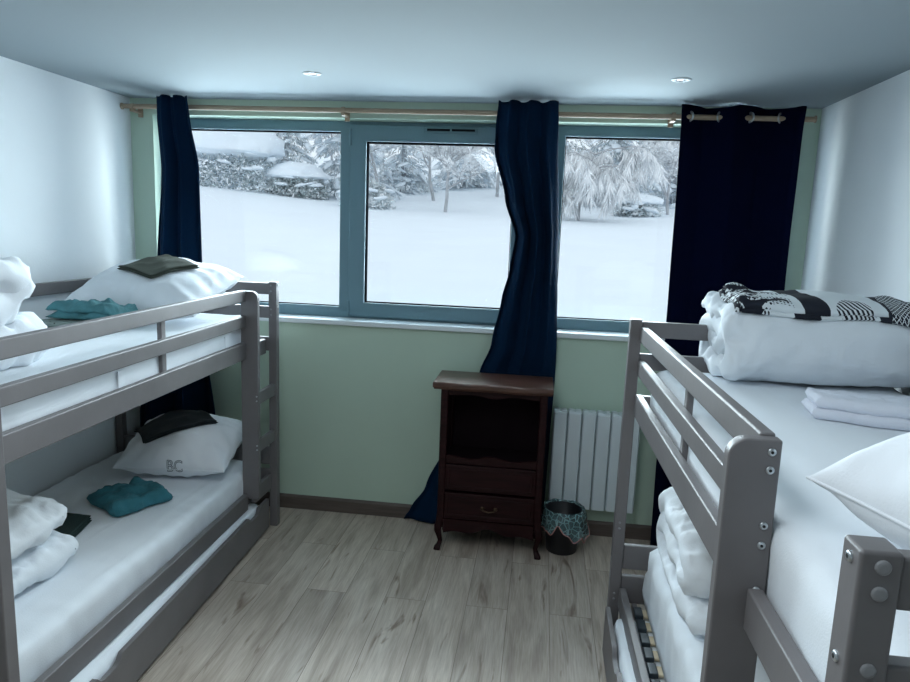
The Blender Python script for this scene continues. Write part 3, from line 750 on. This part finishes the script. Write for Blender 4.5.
def patch(name, label, cat, corners, layers, th, bvh, material, seed, zbase=None, namp=.002, nscale=14, lift=.002, rnd=.06, group=None, ridged=0, nx=40, ny=30, puff=0, wob=.004, smooth_it=5, shrink=.012):
    """folded cloth lying on what is below: a stack of soft layers that follow the surface under them"""
    c = [Vector((*q, 0)) for q in corners]
    bm = bmesh.new(); allz = []
    base = [[0]*(ny+1) for _ in range(nx+1)]; XY = [[None]*(ny+1) for _ in range(nx+1)]
    for i in range(nx+1):
        for j in range(ny+1):
            u, v = i/nx, j/ny; p_ = (c[0]*(1-u)+c[1]*u)*(1-v)+(c[3]*(1-u)+c[2]*u)*v; XY[i][j] = p_
            h = bvh.ray_cast(Vector((p_.x, p_.y, 3)), Vector((0, 0, -1)))[0]
            base[i][j] = h.z if h else (zbase or 0)
    raw = [r[:] for r in base]
    for _ in range(smooth_it):
        nb = [r[:] for r in base]
        for i in range(nx+1):
            for j in range(ny+1):
                s_, k = 0, 0
                for a, b in ((i-1, j), (i+1, j), (i, j-1), (i, j+1), (i, j)):
                    if 0 <= a <= nx and 0 <= b <= ny: s_ += base[a][b]; k += 1
                nb[i][j] = max(s_/k, raw[i][j])
        base = nb
    uvl = bm.loops.layers.uv.new('UVMap')
    for l in range(layers):
        z0 = lift+l*th; sh = shrink*l; G = {}
        for side in (0, 1):
            for i in range(nx+1):
                for j in range(ny+1):
                    u, v = i/nx, j/ny
                    uu = (u-.5)*(1-sh*2*(.6+.4*((l*7+seed) % 3)))+.5; vv = (v-.5)*(1-sh*2)+.5
                    p_ = (c[0]*(1-uu)+c[1]*uu)*(1-vv)+(c[3]*(1-uu)+c[2]*uu)*vv
                    ex = 1-max(abs(2*u-1), abs(2*v-1)); e = min(1, ex/rnd) if rnd else 1; e = math.sqrt(max(0, 1-(1-e)**2))
                    n_ = namp*fbm(Vector((p_.x*nscale+seed+l, p_.y*nscale, l*3.3)), 3)
                    if ridged: n_ += ridged*(ridge(Vector((p_.x*nscale*.55+seed, p_.y*nscale*.55, l)), 3)-.45)
                    z = base[i][j]+z0+(th*.5 + (th*.5+puff*e)*e*(1 if side else -1) if True else 0)
                    if side: z += n_*(.3+.7*e)
                    else: z = base[i][j]+z0+th*.5*(1-e)+(n_*.3 if l else 0)
                    dx = Vector((noise.noise(Vector((p_.x*11+seed, p_.y*11, l))), noise.noise(Vector((p_.x*11, p_.y*11+seed, l+5))), 0))*wob
                    if i in (0, nx) or j in (0, ny):
                        if side and (i, j, 0) in G: G[(i, j, 1)] = G[(i, j, 0)]; continue
                        z = base[i][j]+z0+th*.5+n_*.3
                    G[(i, j, side)] = bm.verts.new(Vector((p_.x, p_.y, z))+dx)
        for side in (0, 1):
            for i in range(nx):
                for j in range(ny):
                    f = bm.faces.new((G[(i, j, side)], G[(i+1, j, side)], G[(i+1, j+1, side)], G[(i, j+1, side)]))
                    for lp, (a, b) in zip(f.loops, ((i, j), (i+1, j), (i+1, j+1), (i, j+1))):
                        lp[uvl].uv = ((c[1]-c[0]).length*a/nx, (c[3]-c[0]).length*b/ny+l*.31)
    ctr = sum(c, Vector())/4
    zb_ = min(min(r) for r in base)
    o = obj(name, bm, material, None, True, origin=(ctr.x, ctr.y, zb_)); tag(o, label, cat, group); return o

def ribbon(name, label, cat, path, th, w0, w1, axis, material, seed, namp=.006, nscale=9, round_=.10, nw=70, step=.012, group=None, floor_z=None, endamp=.012, wfun=None, ridged=.0, endr=None, zcap=None):
    """a thick soft sheet folded along a 2D path and extruded along one horizontal axis; its ends puff closed"""
    # smooth the path
    P2 = [Vector((*q, 0)) for q in path]; pts = []
    for i in range(len(P2)-1):
        a, b, c_, d = P2[max(i-1, 0)], P2[i], P2[i+1], P2[min(i+2, len(P2)-1)]
        k = max(2, int((c_-b).length/step))
        for q in range(k):
            t = q/k; pts.append(.5*((2*b)+(-a+c_)*t+(2*a-5*b+4*c_-d)*t*t+(-a+3*b-3*c_+d)*t**3))
    pts.append(P2[-1]); n = len(pts)
    nor = []
    for i in range(n):
        d = (pts[min(i+1, n-1)]-pts[max(i-1, 0)]).normalized(); nor.append(Vector((-d.y, d.x, 0)))
    capn = 6; bm = bmesh.new(); rings = []
    endr = endr or round_
    for j in range(nw+1):
        # denser sampling near the ends
        s = j/nw; s = .5-.5*math.cos(PI*s); s = s*.6+(j/nw)*.4
        w = w0+(w1-w0)*s
        def kk(dist, r):
            if dist >= r: return 1
            q = 1-max(0, dist)/r; return math.sqrt(max(.0, 1-q*q))
        k = min(kk(w-w0, round_), kk(w1-w, endr)); k = max(k, .05)
        ring = []
        out = []
        for i in range(n): out.append((pts[i], nor[i], 1))
        d = (pts[-1]-pts[-2]).normalized()
        for q in range(1, capn): out.append((pts[-1], nor[-1]*math.cos(PI*q/capn)+d*math.sin(PI*q/capn), 1))
        for i in range(n-1, -1, -1): out.append((pts[i], -nor[i], 1))
        d = (pts[0]-pts[1]).normalized()
        for q in range(1, capn): out.append((pts[0], -nor[0]*math.cos(PI*q/capn)+d*math.sin(PI*q/capn), 1))
        for p_, nn, _ in out:
            near = math.exp(-(w-w0)/.10)+math.exp(-(w1-w)/.10)
            q = Vector((p_.x*nscale+nn.x*.3, p_.y*nscale+nn.y*.3, w*nscale*.7+seed))
            dn = namp*fbm(q, 4)*1.2 + endamp*near*(fbm(q*1.9, 3))
            if ridged: dn += ridged*(ridge(q*.6, 3)-.5)
            dn += namp*.7*(.5-abs(noise.noise(q*2.3)))*2*(.4+near)
            c2 = p_+nn*(th/2*k+dn*min(1, k*1.5))
            ww = w+.02*near*noise.noise(Vector((p_.x*8, p_.y*8+seed, 3)))+(wfun(p_, w) if wfun else 0)
            z = c2.y
            if floor_z is not None: z = max(z, floor_z)
            ring.append(bm.verts.new((ww, c2.x, z) if axis == 'x' else (c2.x, ww, z)))
        rings.append(ring)
    m_ = len(rings[0])
    uvl = bm.loops.layers.uv.new('UVMap')
    for j, (a, b) in enumerate(zip(rings, rings[1:])):
        for i in range(m_):
            bm.faces.new((a[i], a[(i+1) % m_], b[(i+1) % m_], b[i]))
    # close the thin ends by stitching across the ribbon
    for r, flip in ((rings[0], 0), (rings[-1], 1)):
        h = n
        for i in range(n-1):
            q = (r[i], r[i+1], r[2*n+capn-1-1-(i+1)], r[2*n+capn-1-1-i])
            try: bm.faces.new(q if flip else q[::-1])
            except ValueError: pass
    zs = [v.co.z for v in bm.verts]; xs = [v.co.x for v in bm.verts]; ys = [v.co.y for v in bm.verts]
    o = obj(name, bm, material, None, True, origin=((min(xs)+max(xs))/2, (min(ys)+max(ys))/2, min(zs))); tag(o, label, cat, group); return o

# ---- upper left bunk
pLU = pillow('pillow', 'plump white pillow on the upper left bunk, propped on its end board', .68, .60, .29, MX((-1.945, -.575, 1.352), rz=.03, rx=.25), 1.3, pinch=.05)
bv = bvh_of(pLU)
patch('folded_cloth', 'flat dark olive folded pillowcase lying on the upper left pillow', 'pillowcase', [(-2.075, -.70), (-1.85, -.78), (-1.72, -.55), (-1.94, -.48)], 2, .011, bv, M_olive, 3, zbase=1.45, namp=.002, wob=.004, smooth_it=40)
bv = bvh_of(mLU)
pk = patch('folded_cover', 'speckled sage folded cover under the upper teal sheet', 'bed cover', [(-2.17, -1.20), (-1.86, -1.17), (-1.84, -.93), (-2.14, -.95)], 2, .022, bv, M_mottle, 5, namp=.004)
bv = bvh_of(mLU, pk)
patch('fitted_sheet', 'crumpled teal fitted sheet heaped on the speckled cover, upper left bunk', 'sheet', [(-2.13, -1.14), (-1.86, -1.12), (-1.79, -.90), (-2.07, -.92)], 2, .030, bv, M_tealpale, 9, namp=.012, nscale=20, ridged=.026, puff=.012, rnd=.45, wob=.022, group=None)
zf = ZU+.006
ribbon('duvet', 'bunched white duvet on the upper left bunk', 'duvet', [(-1.72, zf+.075), (-1.85, zf+.07), (-2.05, zf+.075), (-2.15, zf+.13), (-2.10, zf+.19), (-1.97, zf+.21), (-1.84, zf+.215), (-1.79, zf+.27), (-1.90, zf+.31), (-2.06, zf+.31)], .135, -2.30, -1.66, 'x', M_duvet, 2.2, namp=.020, nscale=9, round_=.14, floor_z=zf-.004, endamp=.03, ridged=.030, group='white duvets')

# ---- lower left bunk
pLL = pillow('pillow', 'white pillow on the lower left bunk with small grey letters on its side', .56, .46, .275, MX((-1.842, -.515, .528), rz=.12, rx=.25), 4.1, pinch=.02, flat_=.8)
bv = bvh_of(pLL)
patch('folded_cloth', 'black folded pillowcase lying on the lower left pillow', 'pillowcase', [(-2.08, -.60), (-1.955, -.725), (-1.66, -.50), (-1.82, -.38)], 2, .010, bv, M_blackcloth, 6, zbase=.55, namp=.005, wob=.006, nscale=20, smooth_it=30)
bv = bvh_of(mLL)
patch('fitted_sheet', 'crumpled teal fitted sheet lying flat on the lower left bunk', 'sheet', [(-2.035, -1.06), (-1.80, -1.185), (-1.665, -.945), (-1.93, -.80)], 1, .050, bv, M_teal, 2, namp=.014, nscale=17, ridged=.030, puff=.010, rnd=.30, wob=.026)
patch('folded_cloth', 'dark green folded pillowcase beside the lower left duvet', 'pillowcase', [(-2.02, -1.52), (-1.83, -1.50), (-1.895, -1.22), (-2.06, -1.21)], 3, .011, bv, M_darkgreen, 8, namp=.001, wob=.002, shrink=.004)
zf = ZL+.006
ribbon('duvet', 'rumpled white duvet on the lower left bunk near the camera', 'duvet', [(-1.60, zf+.07), (-1.75, zf+.065), (-2.00, zf+.07), (-2.12, zf+.12), (-2.06, zf+.19), (-1.85, zf+.20), (-1.64, zf+.215)], .135, -2.28, -1.70, 'x', M_duvet, 6.6, namp=.016, nscale=8, round_=.14, floor_z=zf-.004, endamp=.03, ridged=.016, group='white duvets')

# ---- upper right bunk
zf = ZU+.006
path = [(-1.14, zf+.125), (-1.27, zf+.12), (-1.29, zf+.165), (-1.17, zf+.19), (-1.03, zf+.18), (-1.0, zf+.12), (-1.06, zf+.052), (-1.28, zf+.043), (-1.375, zf+.075), (-1.39, zf+.14), (-1.365, zf+.205), (-1.26, zf+.238), (-1.0, zf+.238)]
dRU = ribbon('duvet', 'big rolled white duvet on the upper right bunk under a printed cover', 'duvet', path, .084, .640, 1.325, 'x', M_duvet, 1.1, namp=.006, nscale=7, round_=.05, endr=.30, floor_z=zf-.003, endamp=.045, group='white duvets')
bv = bvh_of(dRU, mRU)
patch('printed_duvet_cover', 'black and white printed duvet cover folded on top of the rolled duvet', 'duvet cover', [(.662, -1.405), (1.335, -1.40), (1.338, -1.15), (.662, -1.15)], 2, .015, bv, M_print, 4, namp=.007, nscale=9, wob=.010, rnd=.05, nx=60, ny=30, smooth_it=8, puff=.004)
bv = bvh_of(mRU)
patch('folded_linen', 'white folded linen roll beside the rolled duvet on the upper right bunk', 'linen', [(.792, -1.80), (1.10, -1.905), (1.15, -1.73), (.815, -1.655)], 2, .032, bv, M_towel, 7, namp=.006, nscale=24, wob=.008, rnd=.10)
patch('folded_pillowcase', 'thin white folded pillowcase behind the linen roll on the upper right bunk', 'pillowcase', [(1.02, -1.64), (1.31, -1.66), (1.32, -1.50), (1.03, -1.49)], 2, .012, bv, M_towel, 1, namp=.003, wob=.006)
pillow('pillow', 'large white pillow on the upper right bunk nearest the camera', .76, .49, .35, MX((.900, -2.775, 1.330), rz=.32, rx=.02), 7.7, pinch=.04)

# ---- lower right bunk
zf = .511
ribbon('duvet', 'folded white duvet heaped on the lower right bunk', 'duvet', [(-1.80, zf+.05), (-1.6, zf+.045), (-1.36, zf+.05), (-1.25, zf+.10), (-1.34, zf+.14), (-1.6, zf+.135), (-1.75, zf+.16), (-1.66, zf+.225), (-1.40, zf+.225), (-1.24, zf+.215)], .092, .495, 1.20, 'x', M_duvet, 3.1, namp=.016, nscale=8, round_=.09, floor_z=zf-.003, endamp=.03, ridged=.010, group='white duvets')

# letters embroidered on the lower left pillow
def letters(text, host, centre, size, normal, right):
    cu = bpy.data.curves.new('txt', 'FONT'); cu.body = text; cu.size = size; cu.align_x = 'CENTER'; cu.align_y = 'CENTER'; cu.fill_mode = 'NONE'; cu.bevel_depth = .0018; cu.resolution_u = 3
    tmp = bpy.data.objects.new('txt', cu); COL.objects.link(tmp); dg = bpy.context.evaluated_depsgraph_get()
    me = bpy.data.meshes.new_from_object(tmp.evaluated_get(dg)); bpy.data.objects.remove(tmp)
    bm = bmesh.new(); bm.from_mesh(me); bpy.data.meshes.remove(me)
    bmesh.ops.subdivide_edges(bm, edges=[e for e in bm.edges if e.calc_length() > .005], cuts=6)
    T = bvh_of(host); nrm = Vector(normal).normalized(); rt = (Vector(right)-nrm*Vector(right).dot(nrm)).normalized(); up_ = nrm.cross(rt); c = Vector(centre)
    for v in bm.verts:
        p_ = c+rt*v.co.x*.85+up_*v.co.y; h = T.ray_cast(p_+nrm*.4, -nrm)[0]
        v.co = (h if h else p_)+nrm*(.0016+v.co.z)
    obj('embroidered_letters', bm, M_ink, host, True, label='grey outlined letters BC')
letters('BC', pLL, (-1.79, -.70, .475), .078, (.15, -1, .45), (1, .12, 0))

# ------------------------------------------------------------------ outdoors
def ground_z(x, y):
    z = .98+(.052*y if y > 0 else 0)+.0016*max(0, y)**2
    z += .55*math.exp(-((x+11)/3.6)**2-((y-15)/4)**2) + .03*fbm(Vector((x*.35, y*.35, 1)), 3) + .16*math.exp(-((x+4.6)/.9)**2-((y-8)/.6)**2)
    return z
bm = bmesh.new(); nx_, ny_ = 110, 90; g = []
for j in range(ny_+1):
    y = .31+(44)*(j/ny_)**1.8; row = []
    for i in range(nx_+1):
        x = (-34+60*i/nx_)*(.25+.75*(j/ny_)**.9); row.append(bm.verts.new((x, y, ground_z(x, y))))
    g.append(row)
for j in range(ny_):
    for i in range(nx_): bm.faces.new((g[j][i], g[j][i+1], g[j+1][i+1], g[j+1][i]))
struct('snow_ground', bm, M_snow, smooth=True)
def blob(bm, c, rx, ry, rz, seed, sub=2, amp=.3):
    t = bmesh.new(); bmesh.ops.create_icosphere(t, subdivisions=sub, radius=1)
    for v in t.verts:
        d = v.co.normalized(); k = 1+amp*fbm(d*1.4+Vector((seed, seed*.7, 0)), 3)
        v.co = Vector(c)+Vector((d.x*rx*k, d.y*ry*k, d.z*rz*k))
    merge(bm, t)
def leaf(bm, p_, d, L_, w, rnd):
    a = d.normalized(); b = a.cross(Vector((rnd.uniform(-1, 1), rnd.uniform(-1, 1), rnd.uniform(-1, 1)))).normalized()*w
    q = p_+a*L_
    bm.faces.new([bm.verts.new(v) for v in (p_-b*.4, p_+a*L_*.5-b, q, p_+a*L_*.5+b)])
def clump(bm, c, d, rl, rw, rh, seed):
    """a pad of snow lying along direction d"""
    t = bmesh.new(); bmesh.ops.create_icosphere(t, subdivisions=2, radius=1)
    a = d.normalized(); b = a.cross(Vector((0, 0, 1))).normalized(); u = b.cross(a)
    for v in t.verts:
        e = v.co.normalized(); k = 1+.55*fbm(e*1.7+Vector((seed, seed*.7, 0)), 3); v.co = c+(a*e.x*rl+b*e.y*rw+u*e.z*rh*(1 if e.z > 0 else .5))*k
    merge(bm, t)
def conifer(label, x, y, h, rad, seed, dens=1.0, m_=None, droop=.5, snow=1.0):
    rnd = random.Random(seed); z0 = ground_z(x, y)-.05
    t = thing('snowy_conifer', label, 'tree', (x, y, z0), 'snowy trees beyond the lawn')
    bm = bmesh.new(); tube(bm, [(x, y, z0), (x+.05, y, z0+h*.5), (x, y, z0+h)], [.13, .08, .02], 8); obj('trunk', bm, M_bark, t)
    fb, wb, sb = bmesh.new(), bmesh.new(), bmesh.new(); tiers = int(h*2.6)
    for k in range(tiers):
        s = (k+rnd.random())/tiers; R_ = rad*(1-s)**.8+.12; nb = max(5, int(9*(1-s)+4))
        for b in range(nb):
            zz = z0+h*(.03+.95*s)+rnd.uniform(-.2, .2)
            a = 2*PI*b/nb+rnd.uniform(-.5, .5)+k*1.7; L_ = R_*rnd.uniform(.55, 1.15); dr = droop*rnd.uniform(.5, 1.5)
            d0 = Vector((math.cos(a), math.sin(a), 0))
            at = lambda w: Vector((x, y, zz))+d0*L_*w+Vector((0, 0, -dr*L_*w*w))
            n_ = int(34*dens*(L_/1.2+.3))
            for q in range(n_):
                w = rnd.random()**.7; side = d0.cross(Vector((0, 0, 1)))*rnd.uniform(-1, 1)*.30*L_*(1.15-w)
                c = at(w)+side+Vector((0, 0, -abs(rnd.gauss(0, .05))))
                dd = d0*.5+side*1.2+Vector((rnd.uniform(-.4, .4), rnd.uniform(-.4, .4), -rnd.uniform(.1, 1.2)))
                leaf(fb if rnd.random() < .55 else wb, c, dd, rnd.uniform(.10, .24), .024, rnd)
            for q in range(int(3*snow+.5)):
                if rnd.random() < .75:
                    w = .3+.32*q*rnd.uniform(.8, 1.15); slope = (at(w+.05)-at(w-.05)); sd = d0.cross(Vector((0, 0, 1)))*rnd.uniform(-.16, .16)*L_
                    clump(sb, at(w)+sd+Vector((0, 0, .03)), slope+sd*.8, rnd.uniform(.10, .15)+.10*L_, rnd.uniform(.05, .08)+.06*L_, rnd.uniform(.03, .055), rnd.uniform(0, 50))
    obj('foliage', fb, m_ or M_leafd, t, False); obj('frosted_tips', wb, M_frost, t, False); obj('snow_cover', sb, M_snow, t)
    return t
def bare_tree(label, x, y, h, seed, weeping=0, lean=0, dens=1.0, name='frosty_tree', crown=1.0, group='snowy trees beyond the lawn', thick=.02):
    rnd = random.Random(seed); z0 = ground_z(x, y)-.05
    t = thing(name, label, 'tree', (x, y, z0), group)
    wb, fb = bmesh.new(), bmesh.new()
    def grow(p_, d, L_, r, lev):
        pts = [p_]; dd = d.copy()
        for k in range(4):
            dd = (dd+Vector((rnd.uniform(-.22, .22), rnd.uniform(-.22, .22), rnd.uniform(-.1, .12)-weeping*.20*lev))).normalized(); pts.append(pts[-1]+dd*L_/4)
        tube(wb, pts, [r*(1-.16*k) for k in range(5)], 6 if lev < 2 else 4, False)
        if lev >= 1:
            for q in range(int((10 if lev == 1 else 22)*dens)):
                k = rnd.uniform(.1, 1)*4; i = min(3, int(k)); c = pts[i].lerp(pts[i+1], k-i)
                leaf(fb, c, dd*.7+Vector((rnd.uniform(-1, 1), rnd.uniform(-1, 1), rnd.uniform(-.6, .8)-weeping*1.5)), rnd.uniform(.10, .30)*(1+weeping*.9), .017, rnd)
        if lev < 3:
            for q in range((8, 6, 4)[lev]):
                k = rnd.uniform(.25 if lev == 0 else .2, 1.0)*4; i = min(3, int(k)); c = pts[i].lerp(pts[i+1], k-i)
                a = rnd.uniform(0, 2*PI); out = Vector((math.cos(a), math.sin(a), rnd.uniform(.15, .8)*(1-weeping*.6)))
                grow(c, (dd*.5+out*crown).normalized(), L_*rnd.uniform(.5, .75), r*.5, lev+1)
    grow(Vector((x, y, z0)), Vector((lean, 0, 1)).normalized(), h*.55, thick*h**.7, 0)
    obj('branches', wb, M_bark, t); obj('frost', fb, M_frost, t, False); return t
def bush(label, x, y, rx, ry, h, seed, m_=M_leafd, cap=.62, name='snowy_hedge', cat='hedge', n=4200, dome=1.0):
    rnd = random.Random(seed); z0 = ground_z(x, y)-.05
    t = thing(name, label, cat, (x, y, z0))
    fb, wb, sb = bmesh.new(), bmesh.new(), bmesh.new()
    for _ in range(n):
        a, u = rnd.uniform(0, 2*PI), rnd.random()**.4; zz = rnd.random()
        k = math.sqrt(max(0, 1-zz**2.5)); p_ = Vector((x+rx*k*u*math.cos(a), y+ry*k*u*math.sin(a), z0+h*zz*.85))
        leaf(fb if rnd.random() < .62 else wb, p_, Vector((rnd.uniform(-1, 1), rnd.uniform(-1, 1), rnd.uniform(-.4, 1))), rnd.uniform(.10, .22), .030, rnd)
    if dome:
        d = bmesh.new(); bmesh.ops.create_icosphere(d, subdivisions=4, radius=1)
        for v in d.verts:
            e = v.co.normalized(); k = 1+.16*fbm(e*1.8+Vector((seed, 0, 0)), 4)
            v.co = Vector((x+e.x*rx*1.02*k, y+e.y*ry*1.05*k, z0+h*cap+(h*(1-cap)*dome*e.z*k if e.z > 0 else h*.10*e.z*k)))
        merge(sb, d)
    for k in range(int(14*rx)):
        a = rnd.uniform(0, 2*PI); zz = rnd.uniform(.25, cap); kk = math.sqrt(max(0, 1-zz**2.5))*1.0
        clump(sb, Vector((x+rx*kk*math.cos(a), y+ry*kk*math.sin(a), z0+h*zz)), Vector((-math.sin(a), math.cos(a), rnd.uniform(-.3, .3))), rnd.uniform(.12, .3), rnd.uniform(.1, .16), rnd.uniform(.05, .1), rnd.uniform(0, 60))
    obj('foliage', fb, m_, t, False); obj('frosted_tips', wb, M_frost, t, False); obj('snow_cover', sb, M_snow, t)
bush('dark hedge under a thick snow cap, seen in left pane', -10.4, 17.2, 2.0, 1.2, 2.35, 11, cap=.50, dome=1.15)
bush('low snowy shrub beside the hedge in left pane', -7.9, 17.6, 1.0, .8, 1.1, 12, cap=.6, name='snowy_shrub', cat='shrub')
conifer('tall snow-laden conifer in the left pane right behind the hedge', -9.6, 21.0, 5.6, 1.6, 21)
conifer('broad snowy conifer at the right side of left pane', -6.9, 19.6, 5.4, 1.9, 22, m_=M_leafm)
conifer('snowy conifer behind the post between left and middle panes', -5.7, 23.5, 6.2, 1.7, 23, m_=M_leafm)
conifer('far pale conifer above the left pane hedge', -13.0, 25, 5.2, 2.0, 24, m_=M_leafm)
bare_tree('frosty bare tree at the left edge of middle pane', -5.1, 17.6, 5.4, 31, dens=1.3)
bare_tree('frosty bare tree in the middle pane with wide crown', -3.9, 20.2, 5.6, 32, dens=1.4)
bare_tree('slim frosty sapling standing in snow in middle pane', -2.85, 15.8, 3.4, 33, dens=.9, lean=.05, thick=.024)
bare_tree('frosty tree far behind the sapling', -1.9, 23, 6.0, 34, dens=1.2)
bush('frosted low thicket at the left of middle pane', -5.2, 16.0, .8, .6, .9, 14, m_=M_leafm, name='frosted_thicket', cat='shrub', dome=0, n=1800)
conifer('pale snowy conifer in the middle pane background', -3.7, 27, 6.4, 1.9, 25, m_=M_leafm)
bare_tree('weeping tree bowed under snow at left of right pane', .85, 14.6, 3.3, 35, weeping=.9, dens=1.5, name='weeping_tree')
conifer('dark snowy conifer in the middle of right pane', 2.3, 20.2, 6.4, 1.6, 26)
conifer('snowy conifer at the right of right pane', 4.6, 22.5, 6.6, 1.9, 27, m_=M_leafm)
conifer('snowy conifer behind the weeping tree', .3, 23.5, 6.4, 1.6, 28)
bare_tree('frosty bare tree before the right pane conifers', 3.6, 17.5, 3.6, 36, dens=1.4)
bush('snowy bush at the foot of right pane conifers', 2.6, 16.8, .7, .5, .7, 15, m_=M_leafm, name='snowy_shrub', cat='shrub', n=1800)
for k, (x, y) in enumerate(((-16.5, 29), (-13.6, 31), (-10.8, 30), (-8.0, 30), (-5.2, 31), (-2.6, 31), (.2, 30), (2.8, 30), (5.6, 31))):
    bare_tree('hazy frosted tree in the far row behind the snowy lawn', x, y, 6.6, 60+k, dens=1.3, name='distant_tree', group='far row of frosted trees')
